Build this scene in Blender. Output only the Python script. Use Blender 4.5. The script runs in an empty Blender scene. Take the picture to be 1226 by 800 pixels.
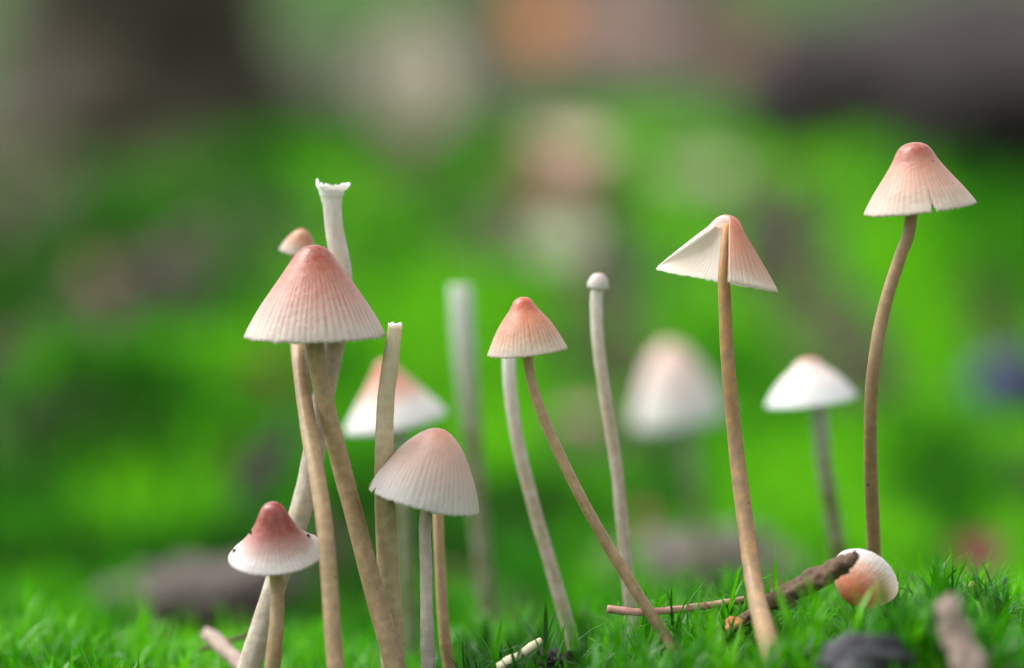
import bpy, math, random
import numpy as np
from mathutils import Vector, Matrix

random.seed(7)
rng = np.random.default_rng(7)
SC = bpy.context.scene
C = SC.collection

# ------------------------------------------------------------------ camera
F = 3405.6            # focal length in photo pixels (100 mm on 36 mm, 1226 px wide)
D = 0.308             # focus distance, metres
PITCH = math.radians(4.0)
HC = 0.0555           # lens height above the local moss
cam = bpy.data.cameras.new('camera')
cam.lens = 100; cam.sensor_width = 36
cam.clip_start = 0.005; cam.clip_end = 200
cam.dof.use_dof = True
cam.dof.focus_distance = D
cam.dof.aperture_fstop = 9.2
cam.dof.aperture_blades = 0
camo = bpy.data.objects.new('camera', cam); C.objects.link(camo)
camo.location = (0, 0, HC)
camo.rotation_euler = (math.pi / 2 - PITCH, 0, 0)
SC.camera = camo

# ------------------------------------------------------------------ sky, sun, exposure
SUN_EL = math.radians(55)
SUN_AZ = math.radians(-75)     # from +Y (away from the camera) towards -X (left)
w = bpy.data.worlds.new('World'); SC.world = w; w.use_nodes = True
nt = w.node_tree; nt.nodes.clear()
sky = nt.nodes.new('ShaderNodeTexSky'); sky.sky_type = 'NISHITA'; sky.sun_disc = False
sky.sun_elevation = SUN_EL; sky.sun_rotation = SUN_AZ
sky.air_density = 1.0; sky.dust_density = 4.0; sky.ozone_density = 1.0
hs = nt.nodes.new('ShaderNodeHueSaturation'); hs.inputs['Saturation'].default_value = 0.12   # veiled, overcast sky
bg = nt.nodes.new('ShaderNodeBackground'); bg.inputs['Strength'].default_value = 0.15
wo = nt.nodes.new('ShaderNodeOutputWorld')
nt.links.new(sky.outputs[0], hs.inputs['Color']); nt.links.new(hs.outputs[0], bg.inputs[0]); nt.links.new(bg.outputs[0], wo.inputs[0])
sl = bpy.data.lights.new('sun', 'SUN'); sl.energy = 1.1; sl.angle = math.radians(50); sl.color = (1.0, 0.96, 0.9)
so = bpy.data.objects.new('sun', sl); C.objects.link(so)
sdir = Vector((math.sin(SUN_AZ) * math.cos(SUN_EL), math.cos(SUN_AZ) * math.cos(SUN_EL), math.sin(SUN_EL)))
so.rotation_euler = sdir.to_track_quat('Z', 'Y').to_euler()
so.location = (-1, .5, 2)
SC.view_settings.view_transform = 'Standard'
SC.view_settings.look = 'None'
SC.view_settings.exposure = 1.2
SC.view_settings.gamma = 1
SC.render.engine = 'CYCLES'
SC.cycles.use_denoising = True
SC.cycles.max_bounces = 10
SC.cycles.transmission_bounces = 8
SC.cycles.sample_clamp_indirect = 4

# ------------------------------------------------------------------ pixel -> place
cp, sp = math.cos(PITCH), math.sin(PITCH)
def at(px, py, dd=0.0):
    """photo pixel at dd metres behind the focus plane"""
    z = D + dd
    xc = (px - 613) / F * z; yc = -(py - 400) / F * z
    return np.array((xc, z * cp + yc * sp, HC - z * sp + yc * cp))
def row(Y, h):
    return 400 + F * math.tan(math.atan2(HC - h, Y) - PITCH)

def vnoise(x, y, seed=0):
    xi = np.floor(x).astype(np.int64); yi = np.floor(y).astype(np.int64)
    xf = x - xi; yf = y - yi
    def h(a, b):
        n = (a * 374761393 + b * 668265263 + seed * 1442695041) & 0x7fffffff
        n = ((n ^ (n >> 13)) * 1274126177) & 0x7fffffff
        return ((n ^ (n >> 16)) & 0xffff) / 65535.0
    u = xf * xf * (3 - 2 * xf); v = yf * yf * (3 - 2 * yf)
    return (h(xi, yi) * (1 - u) + h(xi + 1, yi) * u) * (1 - v) + (h(xi, yi + 1) * (1 - u) + h(xi + 1, yi + 1) * u) * v - .5

# ------------------------------------------------------------------ lie of the land
crest_px = np.array([-200, 0, 60, 130, 220, 300, 420, 500, 580, 660, 740, 800, 880, 960, 1050, 1120, 1180, 1226, 1300, 1500], float)
crest_row = np.array([815, 806, 810, 814, 835, 845, 840, 832, 815, 800, 764, 742, 732, 730, 720, 702, 704, 722, 740, 745], float)
crest_x = (crest_px - 613) / F * .305
crest_h = HC - (crest_row - 162) * .305 / F
prof_Y = np.array([-60, .0, .20, .31, .36, .42, .55, .9, 1.3, 2.0, 3.0, 5.0, 10., 20., 40., 90.])
prof_h = np.array([-.05, -.03, -.01, -.001, -.009, -.017, -.029, -.031, -.012, .006, .046, .135, .43, 1.4, 4.0, 11.])
MOUNDS = [  # centre column, distance, sigma, height
    (105, .74, .030, .034), (-60, .95, .05, .03), (335, 1.45, .050, .062), (1010, 1.55, .085, .058), (1240, 1.2, .06, .05),
    (600, 1.05, .055, .026), (1130, .72, .035, .022), (430, .62, .022, .012), (800, .85, .03, .016),
    (620, .55, .020, .010), (960, .58, .025, .010), (30, 1.9, .10, .03), (760, 2.1, .12, .05), (540, 1.7, .06, .02)]
MOUNDS = [((px - 613) / F * Y, Y, s, h) for px, Y, s, h in MOUNDS]
def H(x, y):
    """top of the moss, metres"""
    x = np.asarray(x, float); y = np.asarray(y, float)
    base = np.interp(y, prof_Y, prof_h)
    near = np.interp(x, crest_x, crest_h)
    t = np.clip((y - .315) / .07, 0, 1); t = t * t * (3 - 2 * t)
    n2 = np.clip((.31 - y) / .10, 0, 1)
    hn = near - .012 * n2 * n2
    h = hn * (1 - t) + base * t
    # the near hummock in front of the right-hand stems
    h = h + .0060 * np.exp(-((x - .042) / .016) ** 2 - ((y - .272) / .012) ** 2)
    for mx, my, s, mh in MOUNDS:
        h = h + mh * np.exp(-((x - mx) ** 2 + ((y - my) / 1.3) ** 2) / (2 * s * s))
    far = np.clip((y - .4) / .8, 0, 1)
    h = h + .0022 * vnoise(x * 90, y * 90, 1) + .02 * far * vnoise(x * 9, y * 9, 2) + .006 * far * vnoise(x * 28, y * 28, 3)
    r = np.clip((np.hypot(x, y) - 4) / 10, 0, 1)
    return h + r * .8 * vnoise(x * .3, y * .3, 4)
def MH(y):
    return np.interp(y, [.30, .38, .8, 1.2, 2.0], [.0125, .0120, .013, .016, .020])   # depth of the moss
Ys = np.geomspace(.33, 40, 900)
def hit(px, py):
    """first ground point seen behind the crest along a pixel's ray"""
    xs = (px - 613) / F * Ys
    rr = 400 + F * np.tan(np.arctan2(HC - H(xs, Ys), Ys) - PITCH)
    k = np.argmax(rr <= py) if (rr <= py).any() else len(Ys) - 1
    return xs[k], Ys[k], H(xs[k], Ys[k])

BARE = []  # world ellipses without moss: x, y, rx, ry
for px, py, rx, ry in [(150, 335, 95, 45), (330, 250, 30, 25), (315, 500, 28, 60), (260, 640, 70, 25), (270, 735, 60, 25), (480, 190, 70, 45), (540, 265, 45, 30),
                       (660, 175, 80, 45), (835, 190, 55, 55), (700, 480, 55, 32), (760, 605, 45, 35), (840, 660, 70, 30), (1205, 380, 45, 70),
                       (1160, 625, 45, 40), (885, 90, 110, 50), (170, 130, 220, 70), (1100, 110, 260, 50), (700, 70, 160, 45), (490, 100, 90, 45), (40, 440, 40, 25), (40, 375, 90, 40), (30, 200, 60, 40), (215, 735, 110, 35), (560, 640, 40, 30), (620, 720, 50, 22), (400, 560, 26, 40)]:
    x, y, _ = hit(px, py); y0 = hit(px, py + ry)[1]; y1 = hit(px, py - ry)[1]
    BARE.append((x, y, rx * y / F, max(.01, (y1 - y0) / 2)))
def bare(x, y):
    b = np.zeros_like(x)
    for bx, by, rx, ry in BARE:
        d = np.hypot((x - bx) / rx, (y - by) / ry) + .5 * vnoise(x / rx * 2.5, y / ry * 2.5, 9)
        b = np.maximum(b, np.clip((1.15 - d) / .35, 0, 1))
    far = np.clip((y - 2.3) / 1.0, 0, 1)
    return np.clip(np.maximum(b, far * (.5 + 1.2 * vnoise(x * 3, y * 2, 11))), 0, 1)

TONES = []  # light and dark background areas, shading painted into the moss tone: world ellipse, shift
for px, py, rx, ry, dv in [(90, 260, 90, 50, -.25), (345, 180, 110, 60, .45), (255, 270, 60, 60, -.45), (480, 260, 90, 60, -.1), (590, 270, 90, 60, .35), (740, 130, 90, 50, .4),
                           (960, 220, 130, 70, .45), (1150, 220, 70, 60, -.4), (280, 340, 60, 50, -.5), (520, 350, 110, 50, .3), (430, 400, 60, 40, -.45), (740, 360, 90, 40, .3), (1000, 350, 120, 60, .25),
                           (90, 480, 110, 60, -.45), (215, 560, 80, 50, .2), (20, 560, 70, 60, -.4), (430, 560, 60, 50, -.5), (570, 560, 60, 50, .2), (650, 590, 50, 50, -.45), (800, 540, 50, 40, -.5),
                           (960, 560, 90, 50, .45), (1110, 470, 90, 50, .25), (1120, 580, 60, 60, -.55), (930, 400, 60, 30, -.4), (50, 650, 90, 50, -.4), (450, 680, 70, 50, -.1), (700, 640, 60, 30, .3), (1060, 430, 60, 30, .3),
                           (100, 300, 170, 70, -.45), (50, 400, 130, 50, -.4), (130, 440, 140, 50, -.35), (150, 620, 120, 40, -.2), (1180, 300, 60, 60, -.3), (1180, 540, 60, 60, -.3), (640, 430, 70, 40, -.2), (480, 470, 80, 40, -.25), (880, 480, 40, 60, -.2)]:
    x, y, _ = hit(px, py); y0 = hit(px, py + ry)[1]; y1 = hit(px, py - ry)[1]
    TONES.append((x, y, rx * y / F, max(.012, (y1 - y0) / 2), dv))
def tone_shift(x, y):
    t = np.zeros_like(x)
    for bx, by, rx, ry, dv in TONES:
        t += dv * np.exp(-((x - bx) / rx) ** 2 - ((y - by) / ry) ** 2)
    return t

# ------------------------------------------------------------------ mesh helpers
def mesh_np(name, verts, faces, uv=None, attrs=None, smooth=True):
    """verts (n,3), faces (m,k) of equal size or list of such arrays"""
    if not isinstance(faces, list): faces = [faces]
    me = bpy.data.meshes.new(name)
    verts = np.ascontiguousarray(verts, dtype=np.float32)
    loops = np.concatenate([f.ravel() for f in faces]).astype(np.int32)
    sizes = np.concatenate([np.full(len(f), f.shape[1]) for f in faces]).astype(np.int32)
    starts = np.concatenate(([0], np.cumsum(sizes)[:-1])).astype(np.int32)
    me.vertices.add(len(verts)); me.vertices.foreach_set('co', verts.ravel())
    me.loops.add(len(loops)); me.loops.foreach_set('vertex_index', loops)
    me.polygons.add(len(sizes)); me.polygons.foreach_set('loop_start', starts); me.polygons.foreach_set('loop_total', sizes)
    if smooth: me.polygons.foreach_set('use_smooth', np.ones(len(sizes), bool))
    me.update(calc_edges=True)
    if uv is not None:
        l = me.uv_layers.new(name='UVMap')
        l.data.foreach_set('uv', np.ascontiguousarray(uv[loops], dtype=np.float32).ravel())
    for k, a in (attrs or {}).items():
        at_ = me.attributes.new(k, 'FLOAT', 'POINT'); at_.data.foreach_set('value', np.ascontiguousarray(a, dtype=np.float32))
    me.validate()
    return me
def grid_faces(nv, nu, closed):
    i = np.arange(nv - 1)[:, None]; j = np.arange(nu if closed else nu - 1)[None, :]
    j2 = (j + 1) % nu
    return np.stack([i * nu + j, i * nu + j2, (i + 1) * nu + j2, (i + 1) * nu + j], -1).reshape(-1, 4)
def obj(name, me, mat, parent=None, loc=None):
    o = bpy.data.objects.new(name, me); C.objects.link(o)
    if me is not None and mat is not None: me.materials.append(mat)
    if parent is not None: o.parent = parent
    if loc is not None: o.location = loc
    return o
def tag(o, label, cat, group=None, kind=None):
    o['label'] = label; o['category'] = cat
    if group: o['group'] = group
    if kind: o['kind'] = kind
    return o
def catmull(P, n):
    P = np.asarray(P, float); P = np.vstack([2 * P[0] - P[1], P, 2 * P[-1] - P[-2]])
    m = len(P) - 3; t = np.linspace(0, m - 1e-9, n); k = t.astype(int); f = (t - k)[:, None]
    a, b, c, d = P[k], P[k + 1], P[k + 2], P[k + 3]
    return .5 * (2 * b + (c - a) * f + (2 * a - 5 * b + 4 * c - d) * f ** 2 + (3 * b - a - 3 * c + d) * f ** 3)
def sweep(P, R, nu, wob=0.0, seed=0):
    """rings round a path; returns (n,nu,3)"""
    n = len(P); T = np.gradient(P, axis=0); T /= np.linalg.norm(T, axis=1)[:, None]
    A = np.cross(T, np.array((0, 1., 0.))); A /= np.linalg.norm(A, axis=1)[:, None] + 1e-12
    B = np.cross(T, A)
    u = np.linspace(0, 2 * math.pi, nu, endpoint=False)
    r = R[:, None] * np.ones((1, nu))
    if wob:
        s = np.linspace(0, n * .25, n)[:, None]
        r = r * (1 + wob * 2 * vnoise(s + 0 * u, 3 * np.cos(u)[None] + s * 0 + 7 * seed, seed) + wob * vnoise(s * 3 + 0 * u, 4 * np.sin(u)[None] + 0 * s, seed + 3))
    return P[:, None] + r[..., None] * (np.cos(u)[None, :, None] * A[:, None] + np.sin(u)[None, :, None] * B[:, None])

# ------------------------------------------------------------------ materials
class NT:
    def __init__(s, name):
        s.m = bpy.data.materials.new(name); s.m.use_nodes = True; s.t = s.m.node_tree; s.t.nodes.clear()
        s.out = s.n('ShaderNodeOutputMaterial')
    def n(s, typ, **kw):
        n = s.t.nodes.new(typ)
        for k, v in kw.items(): setattr(n, k, v)
        return n
    def l(s, a, b): s.t.links.new(a, b)
    def ramp(s, fac, stops, interp='LINEAR'):
        r = s.n('ShaderNodeValToRGB'); cr = r.color_ramp; cr.interpolation = interp
        while len(cr.elements) < len(stops): cr.elements.new(.5)
        for e, (p, c) in zip(cr.elements, stops):
            e.position = p; e.color = (*c, 1) if len(c) == 3 else c
        s.l(fac, r.inputs[0]); return r.outputs[0]
    def math(s, op, a, b=None, c=None):
        m = s.n('ShaderNodeMath', operation=op)
        for i, v in enumerate((a, b, c)):
            if v is None: continue
            if isinstance(v, (int, float)): m.inputs[i].default_value = v
            else: s.l(v, m.inputs[i])
        return m.outputs[0]
    def mix(s, fac, a, b, mode='MIX'):
        m = s.n('ShaderNodeMix', data_type='RGBA', blend_type=mode)
        for i, v in ((0, fac), (6, a), (7, b)):
            if isinstance(v, (int, float)): m.inputs[i].default_value = v
            elif isinstance(v, tuple): m.inputs[i].default_value = (*v, 1)
            else: s.l(v, m.inputs[i])
        return m.outputs[2]
    def noise(s, scale, detail=3, vec=None, rough=.5, out=0):
        n = s.n('ShaderNodeTexNoise'); n.inputs['Scale'].default_value = scale; n.inputs['Detail'].default_value = detail; n.inputs['Roughness'].default_value = rough
        if vec is None:
            vec = s.n('ShaderNodeTexCoord').outputs['Object']
        s.l(vec, n.inputs['Vector']); return n.outputs[out]
    def bump(s, h, strength, dist):
        b = s.n('ShaderNodeBump'); b.inputs['Strength'].default_value = strength; b.inputs['Distance'].default_value = dist
        s.l(h, b.inputs['Height']); return b.outputs[0]
    def bsdf(s, col, rough=.5, bump=None, sss=0, sssr=(.001, .0006, .0004), transl=0, tcol=None, spec=.5, coat=0, sheen=0):
        p = s.n('ShaderNodeBsdfPrincipled')
        if isinstance(col, tuple): p.inputs['Base Color'].default_value = (*col, 1)
        else: s.l(col, p.inputs['Base Color'])
        if isinstance(rough, (int, float)): p.inputs['Roughness'].default_value = rough
        else: s.l(rough, p.inputs['Roughness'])
        p.inputs['Specular IOR Level'].default_value = spec
        p.inputs['Coat Weight'].default_value = coat; p.inputs['Coat Roughness'].default_value = .25
        if sss:
            p.inputs['Subsurface Weight'].default_value = sss; p.inputs['Subsurface Radius'].default_value = tuple(r / sssr[0] for r in sssr)
            p.inputs['Subsurface Scale'].default_value = sssr[0]
        if bump is not None: s.l(bump, p.inputs['Normal'])
        o = p.outputs[0]
        if transl:
            t = s.n('ShaderNodeBsdfTranslucent'); tc = tcol if tcol is not None else col
            if isinstance(tc, tuple): t.inputs[0].default_value = (*tc, 1)
            else: s.l(tc, t.inputs[0])
            mx = s.n('ShaderNodeMixShader'); mx.inputs[0].default_value = transl
            s.l(o, mx.inputs[1]); s.l(t.outputs[0], mx.inputs[2]); o = mx.outputs[0]
        s.l(o, s.out.inputs[0]); return s.m

def cap_mat(name, top, mid, rim, e=(.16, .34, .62, .88), ribs=56, transl=.28, groove=.5, tint=.5, lit_side=None):
    s = NT(name)
    uv = s.n('ShaderNodeUVMap', uv_map='UVMap'); sep = s.n('ShaderNodeSeparateXYZ'); s.l(uv.outputs[0], sep.inputs[0])
    u, v = sep.outputs[0], sep.outputs[1]
    nz = s.noise(260, 4); nf = s.noise(1500, 4)
    # pigment edge wanders a little round the cap
    vv = s.math('ADD', v, s.math('MULTIPLY', s.math('SUBTRACT', nz, .5), .10))
    inner = tuple(.5 * (a + .85) for a in rim)
    half = s.math('MULTIPLY', vv, .5)
    mid2 = tuple(.55 * a + .45 * b for a, b in zip(mid, rim))
    col = s.ramp(half, [(0, top), (e[0] / 2, top), (e[1] / 2, mid), (e[2] / 2, mid2), (e[3] / 2, rim), (.5, rim), (.515, inner), (1, inner)])
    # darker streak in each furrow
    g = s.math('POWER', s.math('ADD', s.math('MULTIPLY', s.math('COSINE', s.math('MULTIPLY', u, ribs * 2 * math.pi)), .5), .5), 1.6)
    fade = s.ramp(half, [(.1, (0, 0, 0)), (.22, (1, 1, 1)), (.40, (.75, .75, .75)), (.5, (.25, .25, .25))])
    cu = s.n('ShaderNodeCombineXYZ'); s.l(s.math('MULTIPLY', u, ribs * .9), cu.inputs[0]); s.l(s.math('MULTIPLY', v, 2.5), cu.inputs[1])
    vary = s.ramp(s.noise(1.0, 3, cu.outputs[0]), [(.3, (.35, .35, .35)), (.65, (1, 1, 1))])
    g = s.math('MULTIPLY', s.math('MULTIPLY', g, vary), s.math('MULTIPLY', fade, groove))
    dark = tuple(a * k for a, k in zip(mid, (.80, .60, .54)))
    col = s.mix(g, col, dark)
    col = s.mix(s.math('MULTIPLY', s.ramp(nf, [(.35, (0, 0, 0)), (.75, (1, 1, 1))]), .16), col, tuple(min(.9, a * 1.2) for a in rim))
    if lit_side:   # one side whitened: its backlit glow painted into the colour
        col = s.mix(s.math('MULTIPLY', s.ramp(u, [(lit_side[0], (0, 0, 0)), (lit_side[1], (1, 1, 1))]), s.ramp(half, [(.06, (.2, .2, .2)), (.16, (1, 1, 1))])), col, (.88, .86, .84))
    # tiny stray specks
    vo = s.n('ShaderNodeTexVoronoi'); vo.inputs['Scale'].default_value = 420; s.l(s.n('ShaderNodeTexCoord').outputs['Object'], vo.inputs['Vector'])
    sk = s.math('MULTIPLY', s.math('LESS_THAN', vo.outputs['Distance'], .075), s.math('GREATER_THAN', s.noise(333, 1), .62))
    col = s.mix(s.math('MULTIPLY', sk, .7), col, (.16, .09, .06))
    rg = s.ramp(half, [(0, (.20,) * 3), (.12, (.28,) * 3), (.24, (.5,) * 3), (.5, (.55,) * 3), (1, (.7,) * 3)])
    b = s.bump(s.math('ADD', s.math('ADD', nf, s.math('MULTIPLY', s.noise(700, 3), 1.2)), s.math('MULTIPLY', s.noise(5000, 2), .4)), .5, .00018)
    return s.bsdf(col, rg, b, sss=.45, sssr=(.0013, .0007, .0005), transl=transl, tcol=s.mix(tint, col, (.9, .66, .52) if tint == .5 else (.93, .88, .84)), spec=.45, coat=.22)

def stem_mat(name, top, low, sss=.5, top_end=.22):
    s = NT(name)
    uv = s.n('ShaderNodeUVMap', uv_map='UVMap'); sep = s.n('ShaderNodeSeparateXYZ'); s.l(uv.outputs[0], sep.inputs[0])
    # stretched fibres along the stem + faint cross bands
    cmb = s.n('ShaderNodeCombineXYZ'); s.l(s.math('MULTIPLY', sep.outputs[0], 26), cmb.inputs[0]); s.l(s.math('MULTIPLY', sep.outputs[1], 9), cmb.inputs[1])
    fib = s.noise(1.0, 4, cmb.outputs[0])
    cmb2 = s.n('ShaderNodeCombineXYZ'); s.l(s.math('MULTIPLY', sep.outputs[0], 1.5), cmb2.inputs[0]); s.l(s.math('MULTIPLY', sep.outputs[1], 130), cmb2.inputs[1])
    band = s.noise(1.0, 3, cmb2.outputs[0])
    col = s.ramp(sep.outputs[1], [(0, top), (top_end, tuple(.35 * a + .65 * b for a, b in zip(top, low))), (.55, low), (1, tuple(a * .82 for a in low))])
    col = s.mix(s.math('MULTIPLY', s.ramp(fib, [(.4, (0, 0, 0)), (.7, (1, 1, 1))]), .35), col, tuple(a * .72 for a in low))
    mot = s.noise(900, 4)
    col = s.mix(s.math('MULTIPLY', s.ramp(mot, [(.42, (0, 0, 0)), (.68, (1, 1, 1))]), .35), col, tuple(min(.85, a * 1.25) for a in top))
    col = s.mix(s.math('MULTIPLY', s.ramp(band, [(.52, (0, 0, 0)), (.72, (1, 1, 1))]), .28), col, tuple(min(.85, a * 1.4) for a in low))
    vo = s.n('ShaderNodeTexVoronoi'); vo.inputs['Scale'].default_value = 330; s.l(s.n('ShaderNodeTexCoord').outputs['Object'], vo.inputs['Vector'])
    sk = s.math('MULTIPLY', s.math('LESS_THAN', vo.outputs['Distance'], .06), s.math('GREATER_THAN', s.noise(150, 1), .60))
    col = s.mix(sk, col, (.05, .03, .02))
    b = s.bump(s.math('ADD', fib, band), .4, .0001)
    return s.bsdf(col, .42, b, sss=sss, sssr=(.0011, .0007, .0004), transl=.25, spec=.45)

def moss_mat(name, dark, mid, light, rough=.4, spec=.4):
    s = NT(name)
    a = s.n('ShaderNodeAttribute', attribute_name='tone').outputs['Fac']
    h = s.n('ShaderNodeAttribute', attribute_name='along').outputs['Fac']
    col = s.ramp(a, [(0, dark), (.5, mid), (1, light)])
    col = s.mix(s.math('MULTIPLY', s.ramp(h, [(.72, (0, 0, 0)), (1, (1, 1, 1))]), .3), col, tuple(min(1, c * 1.3) for c in light))
    return s.bsdf(col, rough, transl=.42, tcol=s.mix(.12, s.mix(1.0, col, (1.3, 1.5, .8), 'MULTIPLY'), (.10, .60, .003)), spec=spec)

def rough_mat(name, c1, c2, scale, rough=.75, bump=.6, dist=.001, stretch=None, sheen=0, spec=.35, c3=None):
    s = NT(name)
    vec = s.n('ShaderNodeTexCoord').outputs['Object']
    if stretch:
        mp = s.n('ShaderNodeMapping'); mp.inputs['Scale'].default_value = stretch; s.l(vec, mp.inputs[0]); vec = mp.outputs[0]
    a = s.noise(scale, 6, vec, .62); b = s.noise(scale * 3.7, 5, vec, .6)
    col = s.ramp(a, [(.3, c1), (.7, c2)])
    if c3: col = s.mix(s.ramp(b, [(.55, (0, 0, 0)), (.68, (1, 1, 1))]), col, c3)
    else: col = s.mix(s.math('MULTIPLY', b, .4), col, c1)
    return s.bsdf(col, rough, s.bump(s.math('ADD', a, s.math('MULTIPLY', b, .6)), bump, dist), spec=spec)

def leaf_mat(name, c1, c2, rough=.5, transl=.25):
    s = NT(name)
    uv = s.n('ShaderNodeUVMap', uv_map='UVMap'); sep = s.n('ShaderNodeSeparateXYZ'); s.l(uv.outputs[0], sep.inputs[0])
    n1 = s.noise(70, 5); n2 = s.noise(400, 4)
    col = s.ramp(n1, [(.32, c1), (.66, c2)])
    col = s.mix(s.ramp(n2, [(.58, (0, 0, 0)), (.72, (.6, .6, .6))]), col, tuple(a * .45 for a in c1))
    vein = s.math('POWER', s.math('ABSOLUTE', s.math('SINE', s.math('MULTIPLY', s.math('ADD', sep.outputs[1], s.math('MULTIPLY', s.math('ABSOLUTE', s.math('SUBTRACT', sep.outputs[0], .5)), -.7)), 26))), 9)
    col = s.mix(s.math('MULTIPLY', vein, .35), col, tuple(min(.8, a * 1.5) for a in c2))
    return s.bsdf(col, rough, s.bump(s.math('ADD', n2, vein), .5, .0006), transl=transl, spec=.4)

PINK = (.56, .155, .115); MID = (.72, .36, .28); RIM = (.83, .74, .69)
M = {}
M['capA'] = cap_mat('cap_rose', (.26, .038, .020), (.43, .13, .077), (.65, .535, .475), ribs=58, e=(.14, .32, .62, .9), groove=.8)
M['capC'] = cap_mat('cap_pale_pink', (.58, .22, .13), (.68, .41, .32), (.74, .655, .62), ribs=54, e=(.08, .30, .60, .95), groove=.6)
M['capF'] = cap_mat('cap_salmon', (.52, .105, .05), (.64, .21, .11), (.75, .58, .46), ribs=44, e=(.18, .42, .70, .92), groove=.85)
M['capJ'] = cap_mat('cap_torn_orange', (.52, .12, .06), (.64, .25, .14), (.82, .70, .62), ribs=48, transl=.62, tint=.4, groove=.9, e=(.14, .40, .72, .97), lit_side=(.12, .22))
M['capL'] = cap_mat('cap_dusty_pink', (.34, .07, .042), (.56, .27, .19), (.69, .53, .45), ribs=50, e=(.22, .42, .70, .95), groove=.6)
M['capN'] = cap_mat('cap_deep_rose', (.26, .030, .022), (.41, .09, .066), (.71, .61, .58), ribs=50, e=(.15, .45, .68, .86), groove=.4)
M['capW'] = cap_mat('cap_white', (.66, .26, .19), (.80, .66, .62), (.85, .82, .82), ribs=44, e=(.05, .22, .5, .9))
M['capD'] = cap_mat('cap_far_pink', (.62, .22, .13), (.70, .36, .26), (.84, .78, .76), ribs=44, e=(.2, .45, .6, .7))
M['capI'] = cap_mat('cap_far_pale', (.74, .44, .36), (.80, .60, .54), (.85, .81, .78), ribs=44, e=(.1, .3, .55, .85))
M['capM'] = cap_mat('cap_fallen', (.68, .20, .085), (.76, .33, .20), (.87, .80, .76), ribs=46, e=(.25, .48, .70, .9), groove=.5)
M['bud'] = cap_mat('cap_bud', (.52, .18, .07), (.56, .22, .11), (.72, .56, .46), ribs=30, e=(.2, .5, .7, .9))
M['gill'] = NT('gill_flesh').bsdf((.88, .83, .80), .6, transl=.55, tcol=(.92, .86, .82), spec=.3)
M['stem'] = stem_mat('stem_tan', (.58, .44, .27), (.40, .285, .155))
M['stem_pale'] = stem_mat('stem_straw', (.70, .63, .47), (.54, .43, .27), top_end=.3)
M['stem_grey'] = stem_mat('stem_grey', (.60, .56, .50), (.47, .42, .36))
M['stem_white'] = stem_mat('stem_white', (.82, .84, .84), (.50, .42, .31), top_end=.28)
M['stem_orange'] = stem_mat('stem_orange_top', (.78, .36, .11), (.345, .24, .14), top_end=.07)
M['stem_brown'] = stem_mat('stem_brown', (.50, .34, .19), (.33, .225, .13))
M['stem_haze'] = stem_mat('stem_haze_foot', (.80, .84, .83), (.16, .18, .05), top_end=.36)  # olive foot: stem's fade into the blurred background haze, painted as colour
M['torn'] = NT('torn_flesh').bsdf((.85, .83, .80), .5, sss=.4, sssr=(.0008, .0006, .0005), transl=.3)
M['moss'] = moss_mat('moss_leaf', (.005, .042, .001), (.030, .20, .002), (.13, .43, .004), .3, .32)
M['moss_far'] = moss_mat('moss_far_leaf', (.003, .022, .001), (.018, .185, .002), (.14, .43, .004), .6, .12)
M['twig'] = rough_mat('twig_bark', (.06, .032, .02), (.24, .15, .10), 600, dist=.0005, stretch=(.35, 1, 1))
M['twig_pink'] = rough_mat('twig_peeled', (.36, .17, .13), (.60, .36, .29), 600, dist=.0001)
M['twig_pale'] = rough_mat('twig_weathered', (.20, .14, .115), (.42, .32, .27), 500, dist=.0002)
M['soil'] = rough_mat('soil', (.012, .008, .007), (.05, .035, .03), 900, dist=.0004)
M['bark'] = rough_mat('bark_mauve', (.065, .052, .048), (.21, .175, .16), 160, spec=.15, dist=.001)
M['bark_dark'] = rough_mat('bark_dark', (.012, .009, .010), (.040, .031, .032), 60, spec=.12, dist=.004, stretch=(1, 1, .3))
M['bark_grey'] = rough_mat('bark_greybrown', (.028, .024, .016), (.080, .070, .048), 30, spec=.12, dist=.006, stretch=(1, 1, .25))
M['charcoal'] = rough_mat('bark_blueblack', (.012, .013, .018), (.045, .045, .055), 600, dist=.0004, rough=.55)
M['stone'] = rough_mat('lichen_stone', (.42, .46, .40), (.66, .68, .62), 60, dist=.001)
M['berry'] = rough_mat('berry_bloom', (.006, .007, .045), (.03, .032, .13), 300, dist=.0001, rough=.5)
M['needle'] = rough_mat('needle_green', (.01, .045, .008), (.03, .10, .012), 900, dist=.0001, rough=.35)
M['needle_tip'] = NT('needle_tip_pale').bsdf((.42, .45, .10), .5, transl=.2)
M['cream'] = rough_mat('straw_cream', (.62, .58, .36), (.80, .77, .55), 700, dist=.0001)
M['orange_bit'] = rough_mat('litter_orange', (.42, .13, .05), (.62, .26, .12), 700, dist=.0002)
M['vein'] = NT('leaf_midrib').bsdf((.30, .16, .08), .6)
for k, a, b in [('lf_orange', (.55, .17, .03), (.72, .34, .05)), ('lf_pink', (.50, .30, .23), (.72, .50, .42)), ('lf_tan', (.46, .40, .27), (.68, .62, .46)),
                ('lf_red', (.22, .055, .03), (.42, .14, .07)), ('lf_brown', (.20, .10, .06), (.36, .22, .14)), ('lf_palegreen', (.56, .66, .36), (.74, .80, .50)), ('lf_grey', (.22, .19, .13), (.36, .32, .23)),
                ('lf_dkred', (.12, .02, .018), (.24, .06, .04))]:
    M[k] = leaf_mat(k, a, b)
s = NT('forest_floor')
bn = s.n('ShaderNodeAttribute', attribute_name='bare').outputs['Fac']
pos = s.n('ShaderNodeTexCoord').outputs['Object']
n1 = s.noise(9, 5, pos); n2 = s.noise(60, 5, pos); n3 = s.noise(400, 4, pos)
grn = s.ramp(n2, [(.3, (.015, .05, .005)), (.7, (.05, .16, .01))])
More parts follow.
